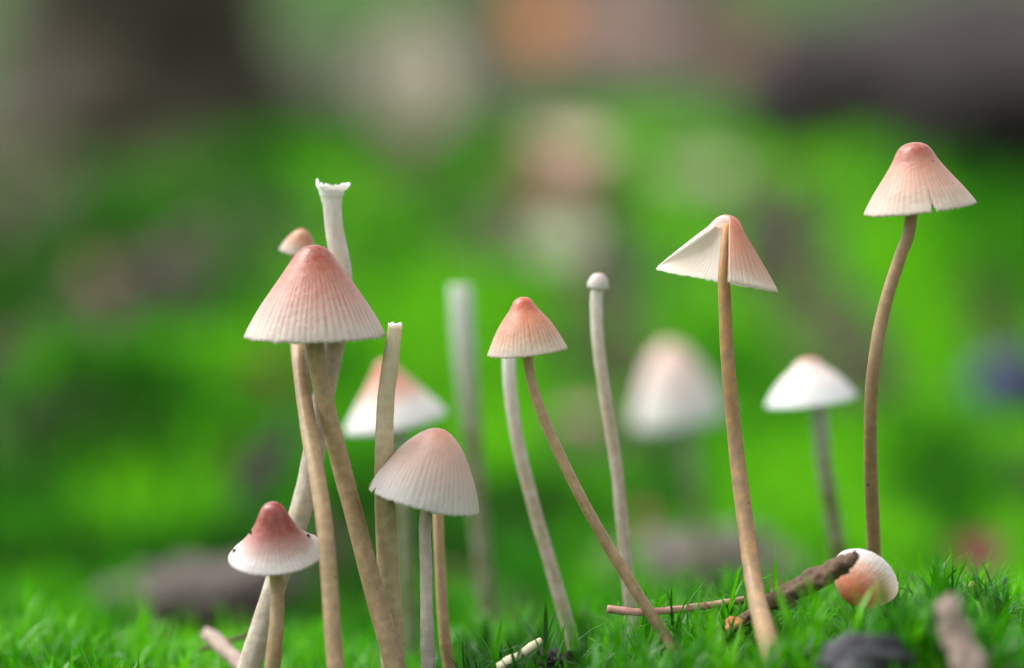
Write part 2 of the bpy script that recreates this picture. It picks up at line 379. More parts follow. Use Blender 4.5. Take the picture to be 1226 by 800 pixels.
brn = s.ramp(n2, [(.3, (.012, .009, .006)), (.5, (.032, .028, .020)), (.72, (.075, .068, .048))])
col = s.mix(bn, grn, brn)
s.bsdf(col, .9, s.bump(s.math('ADD', n2, n3), .8, .004), spec=.2); M['ground'] = s.m
s = NT('litter_bits')
t = s.n('ShaderNodeAttribute', attribute_name='tone').outputs['Fac']
s.bsdf(s.ramp(t, [(0, (.02, .014, .008)), (.35, (.07, .05, .026)), (.6, (.12, .10, .055)), (.85, (.20, .17, .105)), (1, (.20, .075, .02))]), .8, transl=.1, spec=.1); M['litter'] = s.m

# ------------------------------------------------------------------ ground
def axis_pts(lo, hi, n, c, k):
    t = np.linspace(-1, 1, n); v = np.sinh(k * t) / math.sinh(k)
    return np.where(v < 0, c + v * (c - lo), c + v * (hi - c))
gx = axis_pts(-70, 70, 321, 0, 8.6); gy = axis_pts(-40, 95, 421, .42, 8.4)
X, Y = np.meshgrid(gx, gy)
Z = H(X, Y) - MH(Y)
gv = np.stack([X, Y, Z], -1).reshape(-1, 3)
ground = obj('ground', mesh_np('ground', gv, grid_faces(len(gy), len(gx), False), attrs={'bare': bare(X.ravel(), Y.ravel())}), M['ground'])
ground['kind'] = 'structure'

# ------------------------------------------------------------------ moss
def moss(name, label, x, y, shoot_h, nl, L, W, K, mat, tone_amp=.5, spread=(.25, 1.0), seed=1, sink=0.0, hmul=1.0, lmul=1.0):
    r = np.random.default_rng(seed); N = len(x)
    z = H(x, y) - MH(y) - sink
    hgt = shoot_h * r.uniform(.5, 1.2, N) * (1 + .9 * vnoise(x * 160, y * 160, 31)) * hmul
    lean = r.normal(0, .22, (N, 2))
    tone = np.clip((.50 if seed == 1 else .36) + 1.3 * tone_shift(x, y) + .9 * vnoise(x * 22 + 5, y * 9, 20) + .7 * vnoise(x * 60, y * 25, 22) + .7 * vnoise(x * 150, y * 150, seed + 21) + r.normal(0, .14, N), 0, 1)
    s0 = np.linspace(.25, 1, nl)[None, :] * np.ones((N, 1))                          # where each leaf sits
    az = r.uniform(0, 6.28, (N, 1)) + np.arange(nl)[None, :] * 2.4 + r.normal(0, .3, (N, nl))
    a0 = spread[1] - (spread[1] - spread[0]) * s0 ** 1.5 + r.normal(0, .15, (N, nl))
    cv = r.normal(.6, .6, (N, nl))
    ll = L * r.uniform(.55, 1.25, (N, nl)) * np.reshape(lmul, (-1, 1)); ww = W * r.uniform(.7, 1.2, (N, nl))
    bx = x[:, None] + lean[:, :1] * hgt[:, None] * s0; by = y[:, None] + lean[:, 1:] * hgt[:, None] * s0
    bz = z[:, None] + hgt[:, None] * s0
    k = np.linspace(0, 1, K + 1)
    ang = a0[..., None] + cv[..., None] * k
    so_ = np.concatenate([np.zeros((N, nl, 1)), np.cumsum(np.sin(ang[..., :-1]), -1)], -1) / K * ll[..., None]
    su = np.concatenate([np.zeros((N, nl, 1)), np.cumsum(np.cos(ang[..., :-1]), -1)], -1) / K * ll[..., None]
    wd = ww[..., None] * .5 * np.array([.55, 1.0, .85, .55, .08][:K + 1] if K == 4 else np.interp(k, [0, .35, 1], [.6, 1, .05]))
    ca, sa = np.cos(az)[..., None], np.sin(az)[..., None]
    px = bx[..., None] + so_ * ca; py = by[..., None] + so_ * sa; pz = bz[..., None] + su
    V = np.empty((N, nl, K + 1, 2, 3), np.float32)
    tw = r.normal(0, .35, (N, nl))[..., None]
    for j, sg in ((0, -1), (1, 1)):
        V[..., j, 0] = px - sg * wd * sa; V[..., j, 1] = py + sg * wd * ca; V[..., j, 2] = pz + sg * wd * tw
    nleaf = N * nl; base = (np.arange(nleaf) * (K + 1) * 2)[:, None]
    f = np.array([[2 * i, 2 * i + 1, 2 * i + 3, 2 * i + 2] for i in range(K)])
    faces = (base[:, None] + f[None]).reshape(-1, 4)
    tn = np.clip(tone[:, None] + r.normal(0, .1, (N, nl)), 0, 1)
    tn = np.repeat(tn.ravel(), (K + 1) * 2); al = np.tile(np.repeat(k, 2), nleaf)
    o = obj(name, mesh_np(name, V.reshape(-1, 3), faces, attrs={'tone': tn, 'along': al}), mat)
    return tag(o, label, 'moss', kind='stuff')
def scatter(y0, y1, half, spacing, seed, jit=.5, wedge=True):
    r = np.random.default_rng(seed)
    ny = max(2, int((y1 - y0) / spacing)); out = []
    for yy in np.linspace(y0, y1, ny):
        hw = half * yy if wedge else half
        n = max(2, int(2 * hw / spacing)); xs = np.linspace(-hw, hw, n)
        out.append(np.stack([xs + r.normal(0, jit * spacing, n), yy + r.normal(0, jit * spacing, n)], -1))
    return np.concatenate(out)
P = scatter(.235, .375, .078, .0021, 3, wedge=False)
b = bare(P[:, 0], P[:, 1]); P = P[(rng.random(len(P)) > b * .95)]
hm = np.ones(len(P)); lm = np.ones(len(P))
for px, py, dd, k in [(786, 704, 0, 5), (800, 700, 1, 4), (818, 712, 2, 5), (842, 706, 0, 4), (862, 712, -1, 4), (884, 700, 1, 4), (902, 705, 2, 4), (915, 700, 3, 3), (1083, 680, 0, 5), (1098, 672, 1, 5), (1112, 690, -2, 5),
                      (1134, 672, 0, 7), (1150, 690, 2, 5), (1172, 690, 1, 6), (1190, 700, 0, 5), (1208, 715, -2, 5), (18, 752, -2, 5), (60, 762, 1, 4), (112, 752, 0, 6), (128, 750, 0, 4), (145, 754, 1, 3),
                      (640, 770, -2, 4), (690, 770, 0, 4), (715, 768, 1, 4), (590, 778, 1, 4), (840, 730, -22, 6), (900, 735, -26, 6), (760, 745, -24, 5), (980, 738, -24, 6), (1080, 740, -30, 6), (1120, 720, -16, 6)]:
    c = at(px, py + 14, dd * .001); n_ = k * 2
    q = c[:2] + rng.normal(0, .0011, (n_, 2)); P = np.vstack([P, q])
    need = np.clip((c[2] - .0038 - (H(q[:, 0], q[:, 1]) - MH(q[:, 1]))) / .0070, .6, 2.6) * rng.uniform(.75, 1.1, n_)
    hm = np.r_[hm, need]; lm = np.r_[lm, np.full(n_, 1.25)]
moss('moss_carpet', 'bright green spiky moss carpet at the foot of the mushroom stems', P[:, 0], P[:, 1], .0070, 24, .0048, .00050, 4, M['moss'], seed=1, hmul=hm, lmul=lm)
P = scatter(.37, 1.25, .27, .0050, 4)
b = bare(P[:, 0], P[:, 1]); P = P[(rng.random(len(P)) > b * .97)]
moss('moss_mounds', 'out of focus green moss cushions rising behind the mushrooms', P[:, 0], P[:, 1], .008, 11, .0068, .0013, 2, M['moss_far'], seed=2)
P = scatter(1.2, 4.2, .27, .0145, 5)
b = bare(P[:, 0], P[:, 1]); P = P[(rng.random(len(P)) > b * .97)]
moss('moss_slope', 'strongly blurred green moss on the far woodland floor', P[:, 0], P[:, 1], .013, 8, .013, .0036, 2, M['moss_far'], seed=3)

# dead bits lying on the bare patches
P = np.concatenate([scatter(.34, 1.2, .27, .006, 6), scatter(1.2, 5.0, .3, .022, 7)])
P = P[rng.random(len(P)) < bare(P[:, 0], P[:, 1]) * .8]
r = np.random.default_rng(8); N = len(P); sz = np.where(P[:, 1] < 1.2, .006, .018) * r.uniform(.5, 1.4, N)
az = r.uniform(0, 6.28, N); tl = r.normal(0, .35, (N, 2))
lw = r.uniform(.25, .7, N)
cor = np.array([(-1, -.3), (-.2, -1), (.8, -.5), (1, .3), (.1, 1), (-.8, .7)])
cx = cor[None, :, 0] * sz[:, None] * .5; cy = cor[None, :, 1] * (sz * lw)[:, None] * .5
vx = cx * np.cos(az)[:, None] - cy * np.sin(az)[:, None]; vy = cx * np.sin(az)[:, None] + cy * np.cos(az)[:, None]
vz = tl[:, :1] * cx + tl[:, 1:] * cy + (H(P[:, 0], P[:, 1]) - MH(P[:, 1]) + sz * .25)[:, None] + .08 * sz[:, None] * r.normal(0, 1, (N, 6))
V = np.stack([P[:, :1] + vx, P[:, 1:] + vy, vz], -1).reshape(-1, 3)
o = obj('leaf_litter', mesh_np('leaf_litter', V, (np.arange(N) * 6)[:, None] + np.arange(6)[None], attrs={'tone': np.repeat(r.random(N), 6)}, smooth=False), M['litter'])
tag(o, 'brown and grey crumbled leaf litter between the moss cushions', 'litter', kind='stuff')

# ------------------------------------------------------------------ caps and stems
PROF = {
    'bell': [(0, 1), (.08, .993), (.17, .965), (.26, .90), (.36, .795), (.48, .66), (.635, .49), (.78, .32), (.90, .16), (.97, .05), (1.0, -.01)],
    'dome': [(0, 1), (.12, .985), (.27, .925), (.42, .825), (.58, .675), (.72, .50), (.84, .32), (.93, .15), (.98, .04), (1.0, -.02)],
    'umbo': [(0, 1), (.10, .99), (.20, .95), (.27, .88), (.34, .79), (.46, .68), (.60, .55), (.74, .39), (.87, .20), (.96, .06), (1.0, -.01)],
    'flare': [(0, 1), (.13, .985), (.25, .935), (.33, .85), (.40, .74), (.51, .60), (.66, .43), (.80, .27), (.91, .125), (.975, .04), (1.0, -.01)],
    'skirt': [(0, 1), (.12, .98), (.22, .91), (.29, .80), (.36, .66), (.46, .49), (.60, .32), (.76, .17), (.90, .06), (.98, .0), (1.0, -.02)],
    'cone': [(0, 1), (.08, .99), (.16, .945), (.23, .87), (.30, .765), (.45, .61), (.60, .45), (.75, .29), (.88, .145), (.97, .035), (1.0, -.01)],
    'bud': [(0, 1), (.25, .97), (.5, .88), (.72, .70), (.88, .45), (.97, .2), (1, 0), (.97, -.12)],
}
def cap(parent, base, center, axis_roll, axis_tilt, R, Hh, prof, ribs, mat, nu=None, nv=34, seed=0, u_range=None, notches=(), rib_amp=.0048, wob=.02, gills=True, ngill=None, yaw=0, axis_vec=None, gill_depth=1.0):
    """cap revolved about its axis: ribbed skin, thin flesh, gills below. base = thing's origin (world)"""
    r = np.random.default_rng(seed + 100)
    nu = nu or ribs * 7
    closed = u_range is None
    u = np.linspace(0, 2 * math.pi, nu, endpoint=False) if closed else np.linspace(u_range[0], u_range[1], nu)
    pr = catmull(PROF[prof], 200); dl = np.r_[0, np.cumsum(np.hypot(*np.diff(pr, axis=0).T))]; dl /= dl[-1]
    t = np.linspace(0, 1, nv)
    ro = np.interp(t, dl, pr[:, 0]) * R; zo = np.interp(t, dl, pr[:, 1]) * Hh
    th = np.interp(t, [0, .3, .8, 1], [.14, .07, .030, .012]) * R
    dr = np.gradient(ro); dz = np.gradient(zo); ln = np.hypot(dr, dz) + 1e-12
    ri = np.maximum(ro + dz / ln * th, 0); zi = zo - dr / ln * th
    ri[0] = 0; zi[0] = zo[0] - th[0]
    rr = np.concatenate([ro, ri[::-1]]); zz = np.concatenate([zo, zi[::-1]])
    tt = np.concatenate([t, t[::-1]]); vv = np.concatenate([t, 2 - t[::-1]])
    ph = r.uniform(0, 6.28, 5)
    lobe = sum(wob / (k + 1) * np.cos((k + 2) * u + ph[k]) for k in range(4))
    pq = r.uniform(0, 6.28, 3)
    phase = ribs * u + 1.1 * np.sin(3 * u + pq[0]) + .8 * np.sin(7 * u + pq[1]) + .55 * np.sin(13 * u + pq[2])   # furrows are not evenly spaced
    groove = (.5 + .5 * np.cos(phase)) ** 1.6
    ampl = np.interp(tt, [0, .18, .4, .85, 1], [0, 0, .55, 1, 1.0])
    RR = rr[:, None] * (1 + lobe[None] * (tt ** 1.5)[:, None] - rib_amp * groove[None] * ampl[:, None])
    rim_n = np.interp(u, np.linspace(0, 2 * math.pi, ribs * 2 + 1), np.r_[(q := r.normal(0, 1, ribs * 2)), q[0]]) * .006
    drop = (rim_n + .006 * (groove - .5)) * Hh
    ZZ = zz[:, None] + drop[None] * (np.clip((tt - .86) / .14, 0, 1) ** 2)[:, None] + lobe[None] * Hh * .25 * (tt ** 3)[:, None]
    # slight puckers over the skin
    uu, ti = np.meshgrid(u, tt)
    RR = RR * (1 + .012 * vnoise(uu * 3.0, ti * 7, seed + 40) * ti)
    Vv = np.stack([RR * np.cos(u)[None], RR * np.sin(u)[None], ZZ], -1)
    nvv = len(rr)
    faces = grid_faces(nvv, nu, closed)
    if not closed:
        i = np.arange(nv - 1)
        a, bq = i, nvv - 1 - i
        e0 = np.stack([a * nu, (a + 1) * nu, (bq - 1) * nu, bq * nu], -1); e1 = np.stack([a * nu + nu - 1, bq * nu + nu - 1, (bq - 1) * nu + nu - 1, (a + 1) * nu + nu - 1], -1)
        faces = np.concatenate([faces, e0, e1])
    if notches:
        fc_u = u[np.minimum(faces % nu, nu - 1)].mean(1); fc_t = tt[faces // nu].mean(1)
        kill = np.zeros(len(faces), bool)
        for nu0, nw, nt0 in notches:
            dd = np.abs((fc_u - nu0 + math.pi) % (2 * math.pi) - math.pi)
            kill |= (fc_t > nt0) & (dd < nw * (fc_t - nt0) / (1 - nt0) * (1 + .3 * np.sin(fc_t * 60)))
        faces = faces[~kill]
    U = np.broadcast_to((phase / (2 * math.pi * ribs))[None], (nvv, nu)); W = np.broadcast_to(vv[:, None], (nvv, nu))
    uv = np.stack([U, W], -1).reshape(-1, 2)
    Mx = np.array((Matrix.Rotation(axis_roll, 3, 'Y') @ Matrix.Rotation(axis_tilt, 3, 'X') @ Matrix.Rotation(yaw, 3, 'Z')))
    if axis_vec is not None: Mx = np.array(Vector(axis_vec).to_track_quat('Z', 'Y').to_matrix())
    off = np.asarray(center) - np.asarray(base)
    c = obj('cap', mesh_np('cap', Vv.reshape(-1, 3) @ Mx.T + off, faces, uv=uv), mat, parent)
    if gills:
        ng = ngill or ribs
        ur = np.linspace(0, 2 * math.pi, ng, endpoint=False) if closed else np.linspace(u_range[0] + .03, u_range[1] - .03, ng)
        s_ = np.linspace(.22, .965, 10)
        gr = np.interp(s_, t, ri); gz = np.interp(s_, t, zi)
        dep = np.interp(s_, [.22, .45, .85, .965], [.05, .16, .09, .0]) * Hh * 1.1 * gill_depth
        vs, fs = [], []
        for q, a in enumerate(ur):
            short = (q % 3 != 0) * .0
            for k in range(10):
                cr, sr = math.cos(a), math.sin(a); lb = 1 + np.interp(a % (2 * math.pi), u % (2 * math.pi) if closed else u, lobe) * s_[k] ** 1.5 if closed else 1
                vs += [(gr[k] * lb * cr, gr[k] * lb * sr, gz[k] + .0001), (gr[k] * lb * cr * .985, gr[k] * lb * sr * .985, gz[k] - dep[k])]
            o0 = q * 20
            fs += [(o0 + 2 * k, o0 + 2 * k + 2, o0 + 2 * k + 3, o0 + 2 * k + 1) for k in range(9)]
        obj('gill_layer', mesh_np('gill_layer', np.array(vs) @ Mx.T + off, np.array(fs)), M['gill'], c)
    axis = Mx @ np.array((0, 0, 1.))
    return c, np.asarray(center) + axis * Hh * .80

def stem_path(pts, top=None, n=70, extend=True):
    """pts: (px, py, dd mm, width px); continues down into the ground"""
    P = [at(a, b, c * .001) for a, b, c, _ in pts]; R = [.5 * wd * (D + c * .001) / F for _, _, c, wd in pts]
    if top is not None: P.insert(0, np.asarray(top)); R.insert(0, R[0])
    if extend:
        d = P[-1] - P[-2]; d = d / np.linalg.norm(d); d[2] = min(d[2], -.5); d /= np.linalg.norm(d)
        q = P[-1].copy(); k = 0
        while q[2] > H(q[0], q[1]) - MH(q[1]) - .003 and k < 200: q = q + d * .001; k += 1
        if k: P.append(q); R.append(R[-1] * 1.05)
    PR = catmull(np.c_[np.array(P), np.array(R)], n)
    return PR[:, :3], PR[:, 3]
def stem_mesh(path, rad, base, seed=0, nu=20, hollow=0.0):
    rings = sweep(path, rad, nu, .035, seed)
    n = len(path); v = np.linspace(0, 1, n)
    if hollow:
        inner = sweep(path[:6], rad[:6] * hollow, nu, .03, seed)[::-1]
        rings = np.concatenate([inner, rings]); v = np.concatenate([np.full(6, .06), v])
    verts = (rings - np.asarray(base)).reshape(-1, 3); n = len(rings)
    u = np.linspace(0, 1, nu, endpoint=False); uv = np.stack(np.meshgrid(u, v), -1).reshape(-1, 2)
    fs = [grid_faces(n, nu, True), np.arange(nu)[None] + (n - 1) * nu, np.arange(nu)[::-1][None]]
    return mesh_np('stem', verts, fs, uv=uv)
def mushroom(label, pts, stem_m, cap_kw, cap_c, seed=0, group='bonnet mushrooms', name='bonnet_mushroom', nring=70):
    """cap_c: (px, py, dd mm) of the rim's centre"""
    center = at(cap_c[0], cap_c[1], cap_c[2] * .001); sc = (D + cap_c[2] * .001) / F
    kw = dict(cap_kw); kw['R'] = kw['R'] * sc; kw['Hh'] = kw['Hh'] * sc
    roll = math.radians(kw.pop('roll', 0)); tilt = math.radians(kw.pop('tilt', 0))
    e = bpy.data.objects.new(name, None); C.objects.link(e); e.empty_display_size = .005
    Mx = np.array(Matrix.Rotation(roll, 3, 'Y') @ Matrix.Rotation(tilt, 3, 'X'))
    top = center + Mx @ np.array((0, 0, kw['Hh'] * .84))
    path, rad = stem_path(pts, top, nring)
    base = path[-1].copy(); e.location = base
    cap(e, base, center, roll, tilt, seed=seed, **kw)
    obj('stem', stem_mesh(path, rad, base, seed), stem_m, e)
    tag(e, label, 'mushroom', group)
    return e, base

def bare_stem(label, pts, mat, seed=0, hollow=.55, nring=80):
    path, rad = stem_path(pts, None, nring); base = path[-1].copy()
    e = bpy.data.objects.new('broken_mushroom_stem', None); C.objects.link(e); e.location = base; e.empty_display_size = .005
    obj('stem', stem_mesh(path, rad, base, seed, 24, hollow), mat, e)
    tag(e, label, 'mushroom stem', 'broken mushroom stems')
    return e, base, path, rad

# big bell cap of the left-hand cluster
mushroom('rose-pink bell mushroom with large ribbed cap above the crossing stems', [(377, 412, 0, 22), (394, 500, 1, 22), (421, 605, 2, 23), (446, 700, 1, 24), (472, 795, -1, 25)],
         M['stem'], dict(R=83, Hh=109, prof='bell', ribs=58, mat=M['capA'], tilt=1, roll=-.6, nv=40), (377.5, 402, 0), seed=1)
# the small orange cap peeping out behind it
mushroom('tiny orange rounded mushroom cap peeping out from behind the big bell cap', [(357, 318, 16, 18), (357, 410, 9, 19), (369, 510, -1, 20), (388, 625, -8, 20), (402, 800, -12, 21)],
         M['stem'], dict(R=23, Hh=30, prof='dome', ribs=26, mat=M['bud'], tilt=6, roll=12, nv=20, rib_amp=.006), (357, 303, 17), seed=2)
# broken stem with a frayed top
e, base, path, rad = bare_stem('pale broken stem with frayed white torn top rising behind the big bell cap',
    [(396.5, 228, 6, 29), (397, 238, 6, 25), (398, 252, 6, 22), (401, 280, 6, 22), (408, 320, 6, 25), (409, 370, 6, 24), (400, 415, 6, 25), (384, 490, 5.5, 26), (366, 590, 5, 27), (333, 690, 4, 27), (298, 800, 2, 28)], M['stem_white'], 3)
rq = np.random.default_rng(3); nq, top, r0 = 90, path[0], rad[0]
rows = []
uq = np.linspace(0, 2 * math.pi, nq, endpoint=False)
rag = .00025 + .0008 * np.abs(vnoise(uq * 5, 0 * uq, 3)) + .0007 * np.abs(vnoise(uq * 14, 0 * uq + 4, 5)) + .0009 * np.exp(-((uq - 3.4) / .22) ** 2)
fl = 1 + .25 * np.exp(-((uq - .2) / .7) ** 2) + .25 * np.exp(-((uq - 6.4) / .7) ** 2)
for k_, (hh, ro_) in enumerate([(-.0006, .97), (-.0001, 1.02), (.4, 1.10), (1.0, 1.25), (.95, 1.12), (.3, .95), (-.0002, .84), (-.0008, .78)]):
    z_ = hh * rag if hh > .1 else np.full(nq, hh)
    f_ = ro_ * (1 + (fl - 1) * (1 if hh > .1 else .2))
    jit = 1 + .10 * vnoise(uq * 9, 0 * uq + k_, 8) * (hh > .1)
    rows.append(np.stack([top[0] + r0 * f_ * jit * np.cos(uq), top[1] + r0 * f_ * jit * np.sin(uq), top[2] + z_], -1))
vs = np.array(rows).reshape(-1, 3); fs = grid_faces(8, nq, True)
obj('frayed_end', mesh_np('frayed_end', np.array(vs) - base, np.array(fs)), M['torn'], e)

# straight snapped stem
e, base, path, rad = bare_stem('straw-coloured stem snapped off clean, rising beside the big bell cap',
    [(473, 390, 0, 17), (468, 430, 0, 20), (462, 480, 0, 21), (460, 540, 0, 23), (461, 600, 3, 25), (466, 700, 5, 28), (471, 800, 6, 30)], M['stem_pale'], 5, .7)
vs, fs = [], []; k = 0; nn = 16
for ring in range(2):
    for q in range(nn):
        a = q / nn * 6.2832; hh = (.00015 + .00028 * rq.random()) * ring; rad_ = rad[0] * (1.0 if ring == 0 else .97)
        vs.append(path[0] + np.array((math.cos(a) * rad_, math.sin(a) * rad_, hh)))
for ring in range(2):
    for q in range(nn):
        a = q / nn * 6.2832; vs.append(path[0] + np.array((math.cos(a) * rad[0] * .8, math.sin(a) * rad[0] * .8, (.0002 if ring == 0 else -.0005))))
for a_, b_ in ((0, 1), (1, 2), (2, 3)):
    fs += [(a_ * nn + q, a_ * nn + (q + 1) % nn, b_ * nn + (q + 1) % nn, b_ * nn + q) for q in range(nn)]
obj('torn_rim', mesh_np('torn_rim', np.array(vs) - base, np.array(fs)), M['torn'], e)

mushroom('pale pink dome-capped mushroom with torn rim on a straight grey stem', [(510, 618, 1, 15), (510, 680, 1, 15), (511, 740, 0, 16), (513, 800, 0, 18)], M['stem_grey'],
         dict(R=66, Hh=88, prof='dome', ribs=54, mat=M['capC'], roll=13.5, tilt=2, nv=40, wob=.03, notches=[(math.pi + .10, .10, .86), (math.pi + .45, .05, .93)]), (507, 598, 0), seed=6)
bare_stem('slender blurred beige stem whose top is hidden by the dome cap', [(524, 600, 11, 13), (527, 680, 10, 13), (532, 760, 9, 14), (538, 800, 9, 15)], M['stem'], 7)
mushroom('blurred pink and white mushroom leaning behind the snapped straw stem', [(478, 520, 62, 18), (483, 600, 62, 18), (487, 680, 62, 19)], M['stem_haze'],
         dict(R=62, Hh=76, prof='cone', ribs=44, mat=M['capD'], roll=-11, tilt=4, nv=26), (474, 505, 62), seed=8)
bare_stem('thick whitish blurred stem without cap behind the snapped stem', [(551, 342, 80, 26), (554, 400, 80, 26), (560, 470, 80, 24), (567, 540, 80, 22), (573, 610, 80, 21)], M['stem_haze'], 9)
mushroom('small salmon ribbed cap on a thin stem slanting down to the pink twig', [(632, 430, 0, 12), (641, 474, 0, 12.5), (660, 522, 0, 13), (690, 585, 0, 13.5), (727, 652, 0, 14), (773, 726, 0, 14)], M['stem'],
         dict(R=48, Hh=66, prof='umbo', ribs=44, mat=M['capF'], roll=-6, tilt=2, nv=38), (632, 421, 0), seed=10)
bare_stem('blurred bent tan stem running down behind the small salmon cap', [(609, 420, 16, 16), (611, 470, 16, 16), (622, 540, 16, 16), (640, 610, 16, 16), (663, 690, 16, 16)], M['stem_white'], 11)
# knob-topped stem
mushroom('thin blurred stem topped by a tiny round white button', [(714, 362, 14, 15), (716, 410, 14, 15), (724, 470, 14, 15), (738, 560, 14, 15), (746, 640, 14, 15)], M['stem_white'],
         dict(R=13, Hh=16, prof='bud', ribs=20, mat=M['capI'], roll=6, tilt=6, nv=16, rib_amp=.004, gills=False), (716, 343, 14), seed=12)
mushroom('large pale blurred oval cap glowing behind the knob-topped stem', [(818, 510, 190, 17), (828, 570, 192, 17), (842, 640, 194, 18)], M['stem_haze'],
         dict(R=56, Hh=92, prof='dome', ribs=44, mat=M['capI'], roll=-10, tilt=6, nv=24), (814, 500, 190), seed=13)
# torn cap
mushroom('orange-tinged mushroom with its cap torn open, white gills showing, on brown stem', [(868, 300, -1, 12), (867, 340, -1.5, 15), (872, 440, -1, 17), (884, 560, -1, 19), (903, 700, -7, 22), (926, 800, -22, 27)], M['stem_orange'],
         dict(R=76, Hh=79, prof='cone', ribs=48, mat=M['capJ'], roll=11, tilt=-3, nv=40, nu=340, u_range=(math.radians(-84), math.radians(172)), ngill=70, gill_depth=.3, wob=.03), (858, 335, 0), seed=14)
mushroom('blurred white mushroom with wide flat-bottomed cap beside the tall brown stem', [(980, 495, 55, 19), (987, 560, 55, 19), (1002, 650, 56, 20)], M['stem_haze'],
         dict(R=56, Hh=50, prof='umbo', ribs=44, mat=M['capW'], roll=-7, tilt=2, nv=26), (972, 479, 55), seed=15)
mushroom('tallest mushroom, dusty pink cap with a notched rim on a curved brown stem', [(1090, 268, 0, 15), (1077, 310, 0, 15.5), (1058, 372, 0, 16), (1045, 450, 0, 16), (1042, 540, 3, 16), (1046, 650, 9, 17), (1049, 700, 12, 17.5)], M['stem_brown'],
         dict(R=66, Hh=80, prof='flare', ribs=50, mat=M['capL'], roll=-6.5, tilt=2, nv=40, wob=.03, notches=[(math.radians(-84), .045, .70)]), (1101, 250, 0), seed=16)
small, _ = mushroom('smallest deep-rose cap with dark specks, low down in front of the crossing stems', [(331, 690, -5, 17), (332, 720, -5, 17), (330, 760, -6, 18), (326, 800, -6, 19)], M['stem'],
         dict(R=57, Hh=66, prof='skirt', ribs=50, mat=M['capN'], roll=-3, tilt=20, nv=40, wob=.025), (331, 661, -5), seed=17)

# fallen cap
ec = at(1036, 692, -.002)
e = bpy.data.objects.new('detached_mushroom_cap', None); C.objects.link(e); e.location = ec; e.empty_display_size = .005
scm = D / F
cap(e, ec, ec, 0, 0, axis_vec=(-.50, -.66, -.38), R=42 * scm, Hh=40 * scm, prof='dome', ribs=46, mat=M['capM'], seed=18, notches=[(math.radians(-60), .06, .72)], wob=.03)
tag(e, 'fallen orange and white ribbed cap lying in moss behind the brown twig', 'mushroom cap')

# ------------------------------------------------------------------ crumbs, twigs, bark
def lump(name, label, cat, center, size, mat, seed=0, rough=.35, nu=22, nv=14, group=None, rot=0.0, parent=None):
    th = np.linspace(0, math.pi, nv); u = np.linspace(0, 2 * math.pi, nu, endpoint=False)
    T, U = np.meshgrid(th, u, indexing='ij')
    x, y, z = np.sin(T) * np.cos(U), np.sin(T) * np.sin(U), np.cos(T)
    k = 1 + rough * (2 * vnoise(x * 1.6 + 9, y * 1.6 + z * 2.1, seed) + 1.2 * vnoise(x * 4 + 3, y * 4 + z * 3.7, seed + 1) + .6 * vnoise(x * 9, y * 9 + z * 8, seed + 2))
    k[0] = k[0].mean(); k[-1] = k[-1].mean()
    V = np.stack([x * k * size[0], y * k * size[1], z * k * size[2]], -1).reshape(-1, 3)
    V = V @ np.array(Matrix.Rotation(rot, 3, 'Y')).T
    o = obj(name, mesh_np(name, V, grid_faces(nv, nu, True)), mat, parent, center)
    if label: tag(o, label, cat, group)
    return o
from mathutils.bvhtree import BVHTree
sm = [c_ for c_ in small.children if c_.name.startswith('cap')][0].data
speck_bvh = BVHTree.FromPolygons([v.co for v in sm.vertices], [tuple(p.vertices) for p in sm.polygons]); small_base = Vector(small.location)
for px, py, dd, s, where in [(295, 636, -6.8, 2.2, 'halfway up the pale flank'), (281, 660, -6.0, 2.0, 'close to the white rim'), (301, 623, -5.5, 2.6, 'highest up by the red top'), (369, 642, -5.5, 2.4, 'on the side next to the crossing stems')]:
    s *= scm
    cl = Vector((0, 0, HC)); dr = (Vector(at(px, py, 0)) - cl).normalized()
    hp = speck_bvh.ray_cast(cl - small_base, dr)[0]
    if hp is None: hp = speck_bvh.find_nearest(Vector(at(px, py, dd * .001)) - small_base)[0]
    c = np.array(hp + small_base)
    lump('dirt_speck', 'dark dirt speck on the smallest rose cap, ' + where, 'dirt', c, (s, s, s * 1.2), M['soil'], int(px), .5, 10, 7, 'dirt specks on the smallest cap')

def stick(name, label, cat, pts, mat, seed=0, nu=14, n=60, wob=.12, endcap=True, group=None, abs_pts=None, jag=0.0):
    P = np.array(abs_pts, float)[:, :3] if abs_pts is not None else np.array([at(a, b, c * .001) for a, b, c, _ in pts])
    R = np.array(abs_pts, float)[:, 3] if abs_pts is not None else np.array([.5 * wd * (D + c * .001) / F for _, _, c, wd in pts])
    PR = catmull(np.c_[P, R], n); P, R = PR[:, :3], PR[:, 3].copy()
    if not jag:
        for i, k in enumerate((.35, .72, .92)): R[i] *= k; R[-1 - i] *= k
    c = P.mean(0); rg = sweep(P, R, nu, wob, seed)
    if jag:      # snapped, splintered ends
        rj = np.random.default_rng(seed + 50); t0 = P[0] - P[1]; t0 /= np.linalg.norm(t0); t1 = P[-1] - P[-2]; t1 /= np.linalg.norm(t1)
        rg[0] += (rj.uniform(-.2, 1, nu) * jag * R[0])[:, None] * t0; rg[-1] += (rj.uniform(-.2, 1, nu) * jag * R[-1])[:, None] * t1
    fs = [grid_faces(n, nu, True), np.arange(nu)[None] + (n - 1) * nu, np.arange(nu)[::-1][None]]
    o = obj(name, mesh_np(name, (rg - c).reshape(-1, 3), fs), mat, None, c)
    tag(o, label, cat, group); return o
stick('thin_twig', 'thin pinkish peeled twig lying across the moss at the slanting stem foot', 'twig',
      [(729, 729, 0, 10), (760, 733, 0, 9), (800, 731, 1, 9), (850, 725, 2, 9), (895, 718, 3, 9)], M['twig_pink'], 3, jag=.6)
